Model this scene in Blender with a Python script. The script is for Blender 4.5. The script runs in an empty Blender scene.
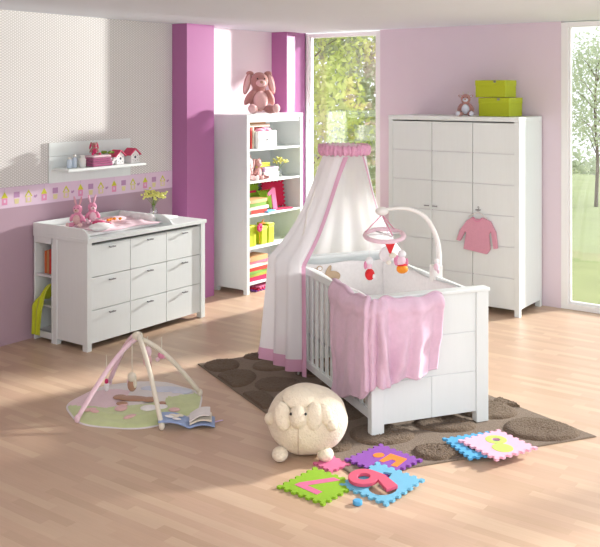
import bpy, bmesh, math, random
from mathutils import Vector, Matrix, noise
random.seed(7)
S = bpy.context.scene
COL = S.collection
PI = math.pi
R = math.radians

# ---------------------------------------------------------------- camera, world, lights, exposure
cam_d = bpy.data.cameras.new('camera'); cam = bpy.data.objects.new('camera', cam_d); COL.objects.link(cam)
cam.location = (6.66, -8.92, 2.23); cam.rotation_euler = (R(90), 0, R(36.1))
cam_d.sensor_width = 36; cam_d.lens = 890/600*36; cam_d.shift_y = -(273.5-90)/600; cam_d.clip_end = 300
S.camera = cam
w = bpy.data.worlds.new('world'); S.world = w; w.use_nodes = True
bg = w.node_tree.nodes['Background']; bg.inputs[0].default_value = (0.89, 0.93, 1.0, 1); bg.inputs[1].default_value = 1.05
def lamp(name, kind, loc, energy, color=(1, 1, 1), aim=None, **kw):
    d = bpy.data.lights.new(name, kind); o = bpy.data.objects.new(name, d); COL.objects.link(o)
    o.location = loc; d.energy = energy; d.color = color
    for k, v in kw.items(): setattr(d, k, v)
    if aim is not None: o.rotation_euler = (Vector(aim)-Vector(loc)).to_track_quat('-Z', 'Y').to_euler()
    return o
lamp('sun', 'SUN', (9, 8, 7), 5.0, (1, .97, .93), aim=(9-.50, 8-.87, 7-.47), angle=R(5))
lamp('added_window_spot', 'SPOT', (1.93, 5.2, 2.7), 4700, (1, .96, .92), aim=(.3, -3.4, 1.5), spot_size=R(38), spot_blend=.2, shadow_soft_size=.12)  # spot added outside the tall window, standing in for grazing sun
lamp('added_soft_fill', 'AREA', (5.2, -7.4, 2.88), 60, (1, .97, .95), aim=(4.2, -3.5, 0), size=3.0)  # soft fill added high up out of view, not a room fitting
vs = S.view_settings; vs.view_transform = 'Standard'; vs.look = 'None'; vs.exposure = 0.66; vs.gamma = 1; vs.use_curve_mapping = False

# ---------------------------------------------------------------- materials
def lin(c): return tuple((x/12.92 if x <= .04045 else ((x+.055)/1.055)**2.4) for x in [v/255 for v in c])
def new(name):
    m = bpy.data.materials.new(name); m.use_nodes = True
    return m, m.node_tree, m.node_tree.nodes['Principled BSDF']
def N(nt, t, **kw):
    n = nt.nodes.new(t)
    for k, v in kw.items(): setattr(n, k, v)
    return n
def mat(name, rgb, rough=.6, var=.06, scale=25, bump=0.0, bscale=120, spec=.35, sheen=0, stretch=None, trans=0, coat=0, metal=0):
    m, nt, b = new(name); c = lin(rgb); L = nt.links
    tc = N(nt, 'ShaderNodeTexCoord'); mp = N(nt, 'ShaderNodeMapping'); L.new(tc.outputs['Object'], mp.inputs[0])
    if stretch: mp.inputs['Scale'].default_value = stretch
    nz = N(nt, 'ShaderNodeTexNoise'); nz.inputs['Scale'].default_value = scale; nz.inputs['Detail'].default_value = 4
    L.new(mp.outputs[0], nz.inputs['Vector'])
    mx = N(nt, 'ShaderNodeMix', data_type='RGBA'); mx.inputs['A'].default_value = (*[x*(1-var) for x in c], 1)
    mx.inputs['B'].default_value = (*[min(1, x*(1+var)) for x in c], 1)
    L.new(nz.outputs['Fac'], mx.inputs['Factor']); L.new(mx.outputs['Result'], b.inputs['Base Color'])
    b.inputs['Roughness'].default_value = rough; b.inputs['Specular IOR Level'].default_value = spec
    b.inputs['Sheen Weight'].default_value = sheen; b.inputs['Coat Weight'].default_value = coat; b.inputs['Metallic'].default_value = metal
    if trans:
        b.inputs['Transmission Weight'].default_value = trans
    if bump:
        n2 = N(nt, 'ShaderNodeTexNoise'); n2.inputs['Scale'].default_value = bscale; n2.inputs['Detail'].default_value = 3
        L.new(mp.outputs[0], n2.inputs['Vector'])
        bp = N(nt, 'ShaderNodeBump'); bp.inputs['Strength'].default_value = bump; bp.inputs['Distance'].default_value = .01
        L.new(n2.outputs['Fac'], bp.inputs['Height']); L.new(bp.outputs[0], b.inputs['Normal'])
    return m
def fabric(name, rgb, **kw):
    a = dict(rough=.95, var=.08, scale=40, bump=.25, bscale=260, spec=.1, sheen=.3); a.update(kw)
    return mat(name, rgb, **a)
M = {}
M['white'] = mat('white_lacquered_wood', (231, 239, 237), .42, .025, 6, .05, 60, stretch=(8, 8, .6))
M['white_in'] = mat('cabinet_interior', (226, 229, 231), .5, .02, 6)
M['dark_gap'] = mat('painted_gap_shade', (120, 122, 122), .8)  # grey that paints shade into the gaps between fronts
M['frame'] = mat('window_frame_paint', (238, 239, 238), .4, .01)
M['ceiling'] = mat('ceiling_paint', (226, 232, 240), .85, .01, 3)
M['mauve'] = mat('mauve_wall_paint', (184, 158, 172), .8, .02, 5, .08, 200)
M['pinkwall'] = mat('pale_pink_wall_paint', (222, 208, 218), .8, .015, 5, .08, 200)
M['recess'] = mat('pale_recess_paint', (236, 220, 228), .55, .01, 5)
M['purple'] = mat('glossy_purple_paint', (176, 108, 160), .28, .02, 5, spec=.5)
M['metal'] = mat('brushed_handle_metal', (150, 152, 155), .35, .05, 60, metal=.9)
M['lime'] = mat('lime_green_box', (178, 190, 36), .55, .03, 30)
M['limec'] = fabric('lime_cloth', (196, 208, 50))
M['pink'] = fabric('pink_duvet_cotton', (221, 190, 209), bump=.15)
M['pinkc'] = fabric('pink_cloth', (228, 150, 180))
M['pinkl'] = fabric('light_pink_cloth', (238, 208, 218))
M['pinkknit'] = fabric('pink_knit', (228, 166, 186), bump=.6, bscale=350)
M['ruff'] = fabric('mottled_pink_ruffle', (232, 172, 200), var=.3, scale=70)
M['hot'] = fabric('deep_pink', (206, 60, 110))
M['red'] = mat('red', (214, 40, 44), .6)
M['orange'] = mat('orange', (240, 150, 40), .6)
M['whitec'] = fabric('white_cotton', (240, 239, 238))
M['cream'] = fabric('cream_plush', (232, 221, 198), bump=.9, bscale=90, var=.12, scale=30)
M['creamp'] = fabric('cream_tube_cloth', (228, 222, 204))
M['rosebrown'] = fabric('dusty_rose_plush', (186, 136, 130), bump=.6)
M['palepl'] = fabric('pale_rose_plush', (226, 186, 184), bump=.4)
M['brownl'] = fabric('light_brown_thread', (190, 168, 140))
M['brown'] = fabric('brown_plush', (176, 138, 114))
M['black'] = mat('black_bead', (14, 12, 12), .2, spec=.6)
M['rug'] = fabric('taupe_rug', (132, 117, 102), var=.18, scale=60, bump=1.0, bscale=180, sheen=.1)
M['rugd'] = fabric('shaggy_rug_pile', (112, 96, 80), var=.35, scale=110, bump=1.6, bscale=90, sheen=.1)
M['green_f'] = mat('green_foam', (134, 176, 44), .85, .03, 30, .2, 300)
M['blue_f'] = mat('light_blue_foam', (112, 178, 208), .85, .03, 30, .2, 300)
M['blue2_f'] = mat('blue_foam', (86, 164, 210), .85, .03, 30, .2, 300)
M['purple_f'] = mat('purple_foam', (134, 78, 164), .85, .03, 30, .2, 300)
M['pink_f'] = mat('pink_foam', (232, 178, 198), .85, .03, 30, .2, 300)
M['rose_f'] = mat('rose_foam', (210, 92, 118), .85, .03, 30, .2, 300)
M['hot_f'] = mat('crimson_foam', (214, 44, 86), .85, .03, 30, .2, 300)
M['magenta_f'] = mat('magenta_foam', (206, 108, 146), .85, .03, 30, .2, 300)
M['orange_f'] = mat('orange_foam', (226, 130, 50), .85, .03, 30, .2, 300)
M['lime_f'] = mat('pale_lime_foam', (184, 206, 104), .85, .03, 30, .2, 300)
M['mat_g'] = fabric('green_mat_cloth', (198, 210, 156), var=.14, scale=14)
M['mat_p'] = fabric('rose_mat_cloth', (226, 200, 206), var=.06)
M['mat_w'] = fabric('pale_mat_cloth', (224, 220, 218), var=.06)
M['mat_b'] = fabric('pale_blue_cloud_cloth', (206, 212, 226))
M['bluebook'] = fabric('blue_book_cloth', (150, 172, 212))
M['lilac'] = fabric('lilac_cloth', (206, 178, 216))
M['mauvet'] = fabric('mauve_towel', (176, 92, 134))
M['paper'] = mat('paper_pages', (236, 226, 206), .8, .08, 200, stretch=(1, 1, 20))
M['bk1'] = mat('navy_cover', (50, 56, 84), .5); M['bk2'] = mat('tan_cover', (196, 150, 104), .5)
M['bk3'] = mat('red_cover', (200, 60, 50), .5); M['bk4'] = mat('olive_cover', (150, 160, 60), .5)
M['bk5'] = mat('cream_cover', (226, 214, 190), .5); M['bk6'] = mat('rust_cover', (206, 110, 60), .5)
M['bk7'] = mat('pink_cover', (216, 120, 140), .5); M['bk8'] = mat('green_cover', (110, 150, 60), .5)
M['plastic'] = mat('white_plastic', (236, 235, 230), .35, .01)
M['bottle'] = mat('pale_blue_bottle', (206, 220, 234), .2, .02)
M['leaf'] = None
M['bark'] = mat('bark', (112, 98, 84), .9, .3, 20, .8, 40)
M['yflower'] = mat('yellow_green_petals', (226, 226, 130), .6, .15, 60)
M['stem'] = mat('green_stem', (120, 150, 60), .6)
M['roof'] = mat('raspberry_roof', (206, 66, 104), .6)
M['grass'] = mat('garden_grass', (122, 134, 86), .95, .25, 1.2, .6, 40)

def glassy(name, col=(1, 1, 1), tr=.88, rough=.02):
    m, nt, b = new(name); nt.nodes.remove(b); out = nt.nodes['Material Output']
    t = N(nt, 'ShaderNodeBsdfTransparent'); g = N(nt, 'ShaderNodeBsdfGlossy'); g.inputs['Roughness'].default_value = rough
    t.inputs[0].default_value = (*col, 1); mx = N(nt, 'ShaderNodeMixShader'); mx.inputs[0].default_value = 1-tr
    nt.links.new(t.outputs[0], mx.inputs[1]); nt.links.new(g.outputs[0], mx.inputs[2]); nt.links.new(mx.outputs[0], out.inputs[0])
    return m
M['pane'] = glassy('window_glass', tr=.94)
M['vase'] = glassy('clear_glass', (.93, .96, .96), .72, .05)
def cloth_thin(name, rgb, tfac, lucent=.4):
    m, nt, b = new(name); nt.nodes.remove(b); out = nt.nodes['Material Output']; c = (*lin(rgb), 1)
    d = N(nt, 'ShaderNodeBsdfDiffuse'); l = N(nt, 'ShaderNodeBsdfTranslucent'); t = N(nt, 'ShaderNodeBsdfTransparent')
    d.inputs[0].default_value = c; l.inputs[0].default_value = c
    a = N(nt, 'ShaderNodeMixShader'); a.inputs[0].default_value = lucent; nt.links.new(d.outputs[0], a.inputs[1]); nt.links.new(l.outputs[0], a.inputs[2])
    f = N(nt, 'ShaderNodeMixShader'); f.inputs[0].default_value = tfac; nt.links.new(a.outputs[0], f.inputs[1]); nt.links.new(t.outputs[0], f.inputs[2])
    nt.links.new(f.outputs[0], out.inputs[0]); return m
M['veil'] = cloth_thin('white_voile', (250, 250, 252), .13, .35)
M['veilp'] = cloth_thin('pink_voile_trim', (228, 178, 206), .06, .3)
M['leaf_y'] = cloth_thin('yellow_green_leaves', (204, 214, 138), 0, .5)
M['leaf_d'] = cloth_thin('grey_green_leaves', (172, 180, 148), 0, .5)
M['leaf_p'] = cloth_thin('pale_green_leaves', (188, 198, 168), 0, .5)

def floor_mat():
    m, nt, b = new('beech_laminate'); L = nt.links
    def mth(op, a, c=None):
        n = N(nt, 'ShaderNodeMath', operation=op)
        for i, v in enumerate((a, c)):
            if v is None: continue
            if isinstance(v, (int, float)): n.inputs[i].default_value = v
            else: L.new(v, n.inputs[i])
        return n.outputs[0]
    tc = N(nt, 'ShaderNodeTexCoord'); sp = N(nt, 'ShaderNodeSeparateXYZ'); L.new(tc.outputs['Object'], sp.inputs[0])
    yr = mth('DIVIDE', sp.outputs['Y'], .062); row = mth('FLOOR', yr)
    wn = N(nt, 'ShaderNodeTexWhiteNoise', noise_dimensions='1D'); L.new(row, wn.inputs['W'])
    xo = mth('ADD', mth('DIVIDE', sp.outputs['X'], .46), mth('MULTIPLY', wn.outputs['Value'], 7.3)); cl = mth('FLOOR', xo)
    cb = N(nt, 'ShaderNodeCombineXYZ'); L.new(row, cb.inputs[0]); L.new(cl, cb.inputs[1])
    w2 = N(nt, 'ShaderNodeTexWhiteNoise', noise_dimensions='2D'); L.new(cb.outputs[0], w2.inputs['Vector'])
    rp = N(nt, 'ShaderNodeValToRGB'); L.new(w2.outputs['Value'], rp.inputs[0])
    e = rp.color_ramp.elements; e[0].position = 0; e[0].color = (*lin((190, 162, 136)), 1); e[1].position = 1; e[1].color = (*lin((205, 180, 153)), 1)
    for p, c in ((.3, (194, 165, 141)), (.6, (198, 169, 144)), (.8, (202, 176, 150))):
        k = e.new(p); k.color = (*lin(c), 1)
    mp = N(nt, 'ShaderNodeMapping'); mp.inputs['Scale'].default_value = (3, 60, 1); L.new(tc.outputs['Object'], mp.inputs[0])
    nz = N(nt, 'ShaderNodeTexNoise'); nz.inputs['Scale'].default_value = 1.5; nz.inputs['Detail'].default_value = 5; L.new(mp.outputs[0], nz.inputs['Vector'])
    mx = N(nt, 'ShaderNodeMix', data_type='RGBA', blend_type='MULTIPLY'); mx.inputs['Factor'].default_value = .35
    L.new(rp.outputs[0], mx.inputs['A']); cr = N(nt, 'ShaderNodeValToRGB'); cr.color_ramp.elements[0].color = (.84, .81, .78, 1); cr.color_ramp.elements[0].position = .3
    cr.color_ramp.elements[1].position = .7
    L.new(nz.outputs['Fac'], cr.inputs[0]); L.new(cr.outputs[0], mx.inputs['B'])
    L.new(mx.outputs['Result'], b.inputs['Base Color']); b.inputs['Roughness'].default_value = .36; b.inputs['Specular IOR Level'].default_value = .4
    return m
M['floor'] = floor_mat()
def wallpaper():
    m, nt, b = new('dotted_wallpaper'); L = nt.links
    tc = N(nt, 'ShaderNodeTexCoord'); tot = None; k = 2*PI/.021
    for a in (0, 60, 120):
        d = N(nt, 'ShaderNodeVectorMath', operation='DOT_PRODUCT'); d.inputs[1].default_value = (0, math.cos(R(a))*k, math.sin(R(a))*k)
        L.new(tc.outputs['Object'], d.inputs[0]); c = N(nt, 'ShaderNodeMath', operation='COSINE'); L.new(d.outputs['Value'], c.inputs[0])
        if tot is None: tot = c.outputs[0]
        else:
            s_ = N(nt, 'ShaderNodeMath', operation='ADD'); L.new(tot, s_.inputs[0]); L.new(c.outputs[0], s_.inputs[1]); tot = s_.outputs[0]
    rp = N(nt, 'ShaderNodeMapRange'); rp.inputs['From Min'].default_value = .2; rp.inputs['From Max'].default_value = 1.4; L.new(tot, rp.inputs[0])
    mx = N(nt, 'ShaderNodeMix', data_type='RGBA'); L.new(rp.outputs[0], mx.inputs['Factor'])
    mx.inputs['A'].default_value = (*lin((208, 207, 203)), 1); mx.inputs['B'].default_value = (*lin((243, 243, 241)), 1)
    L.new(mx.outputs['Result'], b.inputs['Base Color']); b.inputs['Roughness'].default_value = .7
    return m
M['paperwall'] = wallpaper()

# ---------------------------------------------------------------- helpers
def bx(bm, x0, x1, y0, y1, z0, z1, mi=0, T=None):
    vs_ = [bm.verts.new(p) for p in ((x0, y0, z0), (x1, y0, z0), (x1, y1, z0), (x0, y1, z0), (x0, y0, z1), (x1, y0, z1), (x1, y1, z1), (x0, y1, z1))]
    for q in ((0, 3, 2, 1), (4, 5, 6, 7), (0, 1, 5, 4), (1, 2, 6, 5), (2, 3, 7, 6), (3, 0, 4, 7)):
        f = bm.faces.new([vs_[i] for i in q]); f.material_index = mi
    if T is not None: bmesh.ops.transform(bm, matrix=T, verts=vs_)
    return vs_
def ell(bm, c, r, rot=(0, 0, 0), mi=0, n=16):
    if isinstance(r, (int, float)): r = (r, r, r)
    from mathutils import Euler
    T = Matrix.Translation(c) @ Euler(rot).to_matrix().to_4x4() @ Matrix.Diagonal((*r, 1))
    g = bmesh.ops.create_uvsphere(bm, u_segments=n, v_segments=max(6, n*2//3), radius=1, matrix=T)
    for v in g['verts']:
        for f in v.link_faces: f.material_index = mi; f.smooth = True
def tube(bm, pts, r, seg=8, mi=0, flat=1.0):
    pts = [Vector(p) for p in pts]; rings = []
    up = Vector((0, 0, 1))
    for i, p in enumerate(pts):
        d = (pts[min(i+1, len(pts)-1)]-pts[max(i-1, 0)]).normalized()
        a = d.cross(up)
        if a.length < .05: a = d.cross(Vector((1, 0, 0)))
        a.normalize(); b_ = d.cross(a).normalized()
        rr = r[i] if isinstance(r, (list, tuple)) else r
        rings.append([bm.verts.new(p+a*math.cos(2*PI*k/seg)*rr+b_*math.sin(2*PI*k/seg)*rr*flat) for k in range(seg)])
    for i in range(len(rings)-1):
        for k in range(seg):
            f = bm.faces.new((rings[i][k], rings[i][(k+1) % seg], rings[i+1][(k+1) % seg], rings[i+1][k])); f.smooth = True; f.material_index = mi
    for q in (rings[0][::-1], rings[-1]):
        f = bm.faces.new(q); f.material_index = mi
def lathe(bm, prof, c=(0, 0, 0), seg=20, mi=0):
    rings = [[bm.verts.new((c[0]+r*math.cos(2*PI*k/seg), c[1]+r*math.sin(2*PI*k/seg), c[2]+z)) for k in range(seg)] for r, z in prof]
    for i in range(len(rings)-1):
        for k in range(seg):
            f = bm.faces.new((rings[i][k], rings[i][(k+1) % seg], rings[i+1][(k+1) % seg], rings[i+1][k])); f.smooth = True; f.material_index = mi
    for q in (rings[0][::-1], rings[-1]):
        f = bm.faces.new(q); f.material_index = mi
def prism(bm, loops, z0, z1, T=None, mi=0):
    """flat shape bounded by loops (first outer, others holes), extruded in z"""
    es = []; base = []
    for lp in loops:
        v = [bm.verts.new((x, y, z0)) for x, y in lp]; base += v
        es += [bm.edges.new((v[i], v[(i+1) % len(v)])) for i in range(len(v))]
    g = bmesh.ops.triangle_fill(bm, use_beauty=True, use_dissolve=False, edges=es)
    fs = [x for x in g['geom'] if isinstance(x, bmesh.types.BMFace)]
    for f in fs: f.material_index = mi
    e = bmesh.ops.extrude_face_region(bm, geom=fs)
    nv = [x for x in e['geom'] if isinstance(x, bmesh.types.BMVert)]
    for v in nv: v.co.z = z1
    allv = base+nv
    for v in allv:
        for f in v.link_faces: f.material_index = mi
    if T is not None: bmesh.ops.transform(bm, matrix=T, verts=allv)
def surf(bm, fn, nu, nv, mfn=None, smooth=True):
    g = [[bm.verts.new(fn(i/nu, j/nv)) for j in range(nv+1)] for i in range(nu+1)]
    for i in range(nu):
        for j in range(nv):
            f = bm.faces.new((g[i][j], g[i+1][j], g[i+1][j+1], g[i][j+1])); f.smooth = smooth
            if mfn: f.material_index = mfn((i+.5)/nu, (j+.5)/nv)
def obj(name, bm, mats, parent=None, bevel=0, solid=0, sub=0, remesh=0, loc=None, rot=None, label=None, fix=True):
    if isinstance(bm, list):
        b_ = bmesh.new()
        for a in bm: bx(b_, *a)
        bm = b_
    if fix: bmesh.ops.recalc_face_normals(bm, faces=bm.faces)
    me = bpy.data.meshes.new(name); bm.to_mesh(me); bm.free()
    if not isinstance(mats, (list, tuple)): mats = [mats]
    for m in mats: me.materials.append(M[m] if isinstance(m, str) else m)
    o = bpy.data.objects.new(name, me); COL.objects.link(o)
    if parent is not None: o.parent = parent
    if loc: o.location = loc
    if rot: o.rotation_euler = rot
    if remesh:
        k = o.modifiers.new('r', 'REMESH'); k.mode = 'VOXEL'; k.voxel_size = remesh; k.use_smooth_shade = True
        k = o.modifiers.new('s', 'SMOOTH'); k.iterations = 4
    if solid:
        k = o.modifiers.new('t', 'SOLIDIFY'); k.thickness = solid; k.offset = 0
    if bevel:
        k = o.modifiers.new('b', 'BEVEL'); k.width = bevel; k.segments = 2; k.limit_method = 'ANGLE'; k.angle_limit = R(40)
    if sub:
        k = o.modifiers.new('u', 'SUBSURF'); k.levels = sub; k.render_levels = sub
    if label: o['label'] = label
    return o
def thing(name, label, cat, loc=(0, 0, 0), rz=0, group=None):
    o = bpy.data.objects.new(name, None); o.empty_display_size = .1; COL.objects.link(o)
    o.location = loc; o.rotation_euler = (0, 0, rz); return tag(o, label, cat, group)
def tag(o, label, cat, group=None, kind=None):
    o['label'] = label; o['category'] = cat
    if group: o['group'] = group
    if kind: o['kind'] = kind
    return o
def struct(name, bm, mats, **kw):
    o = obj(name, bm, mats, **kw); o['kind'] = 'structure'; return o
def BM(): return bmesh.new()
def smooth(pts, n=6):
    """Catmull-Rom through pts"""
    P = [Vector(p) for p in pts]; out = []
    for i in range(len(P)-1):
        a, b_, c, d = P[max(i-1, 0)], P[i], P[i+1], P[min(i+2, len(P)-1)]
        for k in range(n):
            t = k/n
            out.append(.5*((2*b_)+(c-a)*t+(2*a-5*b_+4*c-d)*t*t+(3*b_-a-3*c+d)*t**3))
    return out+[P[-1]]
def along(pts, s):
    """position at fraction s of a smoothed polyline"""
    x = s*(len(pts)-1); i = min(int(x), len(pts)-2); return pts[i].lerp(pts[i+1], x-i)

# ---------------------------------------------------------------- the room
HC = 2.93
struct('floor', [(0, 7.6, -9.6, 0, -.1, 0), (.25, 1.31, 0, .12, -.1, 0), (3.456, 7.5, 0, .12, -.1, 0)], 'floor')
struct('ceiling', [(-.15, 7.6, -9.6, .15, HC, HC+.15)], 'ceiling')
b = BM(); bx(b, -.15, 0, -9.6, -1.6, 1.29, HC, 0); bx(b, -.15, 0, -9.6, -1.6, -.1, 1.29, 1); bx(b, -.15, 0, -1.6, 0.15, -.1, HC, 2)
struct('wall_left', b, ['paperwall', 'mauve', 'recess'])
b = BM(); bx(b, 0, .25, 0, .15, -.1, HC); bx(b, 1.31, 3.456, 0, .15, -.1, HC); bx(b, 7.5, 7.6, 0, .15, -.1, HC)
struct('wall_right', b, 'pinkwall')
struct('added_wall_back', [(-.15, 7.6, -9.75, -9.6, -.1, HC)], 'recess')  # unseen rear wall, added to keep sky light off the near floor
# purple pilasters
struct('trim_1', [(0.001, .215, -2.09, -1.665, 0, HC-.001)], 'purple')
struct('trim_2', [(0.001, .235, -.375, -.001, 0, HC-.001)], 'purple')
# wallpaper border with little bird houses
b = BM(); bx(b, .0005, .003, -9.5, -2.091, 1.195, 1.378, 0)
bx(b, .003, .0035, -9.5, -2.091, 1.195, 1.199, 5); bx(b, .003, .0035, -9.5, -2.091, 1.374, 1.378, 5)
TY = Matrix(((0, 0, 1, 0), (1, 0, 0, 0), (0, 1, 0, 0), (0, 0, 0, 1)))       # (a,b,c) -> (c,a,b)
def motif(y, k):
    T = Matrix.Translation((0.003, y, 1.225)) @ TY
    def P_(lp, mi, z=.001): prism(b, [lp], 0, z, T, mi)
    if k == 0:
        P_([(-.028, 0), (.028, 0), (.028, .06), (-.028, .06)], 1); P_([(-.034, .06), (.034, .06), (0, .115)], 2); P_([(-.01, .02), (.01, .02), (.01, .045), (-.01, .045)], 0, .002)
        P_([(-.002, .11), (.002, .11), (.002, .15), (-.002, .15)], 5)
    elif k == 1:
        P_([(-.03, .055), (.03, .055), (.03, .105), (-.03, .105)], 4); P_([(-.02, 0), (.02, 0), (.026, .045), (-.026, .045)], 3)
    elif k == 2:
        P_([(-.03, 0), (.03, 0), (.03, .06), (-.03, .06)], 3); P_([(-.04, .055), (-.03, .05), (0, .092), (.03, .05), (.04, .055), (0, .115)], 2); P_([(-.014, .01), (.014, .01), (.014, .045), (-.014, .045)], 0, .002)
    else:
        P_([(-.018, .04), (0, .034), (.02, .05), (.016, .066), (.004, .055), (-.012, .062)], 4)
y = -2.16; seq = [3, 2, 1, 0, 3, 2, 1, 0]; i = 0
while y > -8.8:
    k = [3, 2, 1, 0][i % 4]; motif(y, k); y -= .075 if k == 3 else (.095 if k == 0 else .125); i += 1
for n_, c_ in (('border_ground', (226, 204, 222)), ('border_pink', (226, 150, 188)), ('border_lime', (206, 208, 60)), ('border_sand', (224, 214, 160)), ('border_lilac', (186, 146, 184)), ('border_line', (206, 182, 204))):
    M[n_] = mat(n_, c_, .7, .03)
struct('trim_3', b, ['border_ground', 'border_pink', 'border_lime', 'border_sand', 'border_lilac', 'border_line'])
# windows
def window(n, x0, x1, zt, fw):
    b = BM()
    bx(b, x0, x0+fw, .0, .09, .0, zt); bx(b, x1-.055, x1, .0, .09, .0, zt)
    bx(b, x0+fw, x1-.055, .0, .09, zt-.05, zt); bx(b, x0+fw, x1-.055, .0, .09, .0, .06)
    for a in (x0+fw, x1-.055-.02): bx(b, a, a+.02, .02, .06, .06, zt-.05)
    bx(b, x0+fw+.02, x1-.075, .02, .06, .06, .08)
    o = bpy.data.objects.new(n, None); COL.objects.link(o); o['kind'] = 'structure'
    obj('window_frame', b, 'frame', o, bevel=.004)
    obj('pane', [(x0+fw+.01, x1-.06, .035, .045, .07, zt-.05)], 'pane', o)
window('window_1', .235, 1.31, 2.92, .055)
window('window_2', 3.456, 7.5, 2.92, .075)  # unseen right stretch widened so the sun reaches the near floor

# ---------------------------------------------------------------- garden
def lz(y): return -.12-.012*y-.0021*max(0, y-8)**2 if y < 34 else -1.95-.01*y
b = BM()
surf(b, lambda u, v: Vector((-60+120*u, .2+(v**1.6)*45, lz(.2+(v**1.6)*45)+.03*noise.noise(Vector((u*40, v*30, 0))))), 60, 40)
tag(obj('lawn', b, 'grass'), 'sloping green lawn in soft light outside the windows', 'lawn', kind='stuff')
def leaves(bm, cs, n, sz, mi=0):
    for _ in range(n):
        c, r = random.choice(cs)
        d = Vector((random.gauss(0, 1), random.gauss(0, 1), random.gauss(0, 1))).normalized()*(random.random()**.45)
        p = Vector(c)+Vector((d.x*r[0], d.y*r[1], d.z*r[2]))
        a = Vector((random.gauss(0, 1), random.gauss(0, 1), random.gauss(0, 1))).normalized(); q = a.orthogonal().normalized()
        s = sz*random.uniform(.6, 1.3)
        f = bm.faces.new([bm.verts.new(p+a*s), bm.verts.new(p+q*s*.5), bm.verts.new(p-a*s), bm.verts.new(p-q*s*.5)]); f.material_index = mi
def tree(name, label, x, y, h, rad, n, sz, leaf, low=.25, trunk=.06, cl=14, group='garden trees beyond the glass', seed=1):
    random.seed(seed); z0 = lz(y)-.05; t = thing(name, label, 'tree', (x, y, z0), 0, group)
    b = BM(); tube(b, [(0, 0, 0), (.03, .02, h*.3), (-.03, 0, h*.6), (.02, 0, h*.92)], [trunk, trunk*.75, trunk*.5, trunk*.15], 8)
    cs = []
    for i in range(cl):
        a = i*2.4; zz = h*(low+(1-low)*(i+.5)/cl); rr = rad*math.sin(PI*min(.96, (.12+.88*(i+.5)/cl)))**.5*.62
        c = (math.cos(a)*rr, math.sin(a)*rr, zz); cs.append((c, (rad*.55, rad*.55, rad*.45)))
        tube(b, [(0, 0, max(.1, zz-h*.14)), (c[0]*.5, c[1]*.5, zz-h*.05), c], [trunk*.3, trunk*.2, trunk*.06], 5)
    obj('trunk', b, 'bark', t)
    b = BM(); leaves(b, cs, n, sz); obj('foliage', b, leaf, t, fix=False)
    return t
tree('leafy_tree', 'yellow-green leafy tree filling the left of the tall window', -3.45, 4.9, 5.8, 1.7, 9500, .07, 'leaf_y', low=.02, seed=3)
tree('leafy_tree', 'grey-green dense tree at the right of the tall window', -2.35, 6.6, 6.2, 1.6, 9000, .07, 'leaf_d', low=.05, seed=5)
tree('leafy_tree', 'pale green tree behind the others through the tall window', -4.6, 8.2, 6.5, 1.5, 3500, .09, 'leaf_p', low=.05, seed=6)
tree('young_tree', 'slender young tree with sparse crown on the lawn outside the right window', .62, 10, 3.5, 1.1, 5200, .042, 'leaf_p', low=.42, trunk=.045, group=None, seed=9)
for i, (x, y, s) in enumerate(((-6.5, 31, 1.3), (-3.4, 33, 1.6), (-9.5, 32, 1.7), (-13, 33, 1.5), (-.5, 34, 1.4))):
    random.seed(20+i); b = BM(); leaves(b, [((0, 0, s*.4), (1.7, 1, s*.55)), ((1.1, 0, s*.3), (1, .8, s*.4)), ((-1, 0, s*.35), (1, .8, s*.45))], 700, .14)
    o = obj('far_bush', b, 'leaf_p', fix=False, loc=(x, y, lz(y))); tag(o, 'hazy distant bush, %s along the far edge of the lawn' % ('third from the left', 'fourth from the left', 'second from the left', 'leftmost', 'rightmost')[i], 'bush', 'bushes along the far edge of the lawn')

# ---------------------------------------------------------------- wardrobe
t = thing('wardrobe', 'tall white three-door wardrobe against the pale pink wall', 'wardrobe', (1.79, -.62, 0))
W, D, H = 1.47, .60, 1.96
for a in (0, W-.045):
    b = BM(); bx(b, a, a+.045, .02, D-.02, .07, H-.03); bx(b, a-.003, a+.048, -.0, .055, 0, H-.03); bx(b, a-.003, a+.048, D-.055, D, 0, H-.03)
    obj('side_panel', b, 'white', t, bevel=.002)
obj('top_panel', [(-.004, W+.004, -.004, D, H-.045, H)], 'white', t, bevel=.003)
obj('back_panel', [(.05, W-.05, D-.03, D-.01, .1, H-.05)], 'white_in', t)
obj('bottom_panel', [(.05, W-.05, .025, D-.03, .06, .1)], 'white', t)
zs = [.065, .373, .68, .985, 1.29, 1.597, 1.905]
xs = [.045, .514, .975, W-.045]
for i in range(3):
    b = BM(); x0, x1 = xs[i]+.003, xs[i+1]-.003
    bx(b, x0, x1, .016, .024, zs[0]+.004, zs[-1]-.006, 1)
    for k in range(6): bx(b, x0, x1, .006, .02, zs[k]+.003, zs[k+1]-.004, 0)
    d = obj('door', b, ['white', 'white_in'], t, bevel=.0015)
    hx = (x1-.075, x0+.005, x0+.03)[i] if i else x1-.085
    b = BM(); bx(b, hx+.01, hx+.06, -.022, -.014, 1.035-.016, 1.035-.006); bx(b, hx+.015, hx+.022, -.016, .008, 1.02, 1.028); bx(b, hx+.048, hx+.055, -.016, .008, 1.02, 1.028)
    obj('handle', b, 'metal', d)
obj('gap_shade_sheet', [(.05, W-.05, .028, .034, .08, 1.9)], 'dark_gap', t)  # grey sheet behind the doors, painted shade for their gaps

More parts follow.
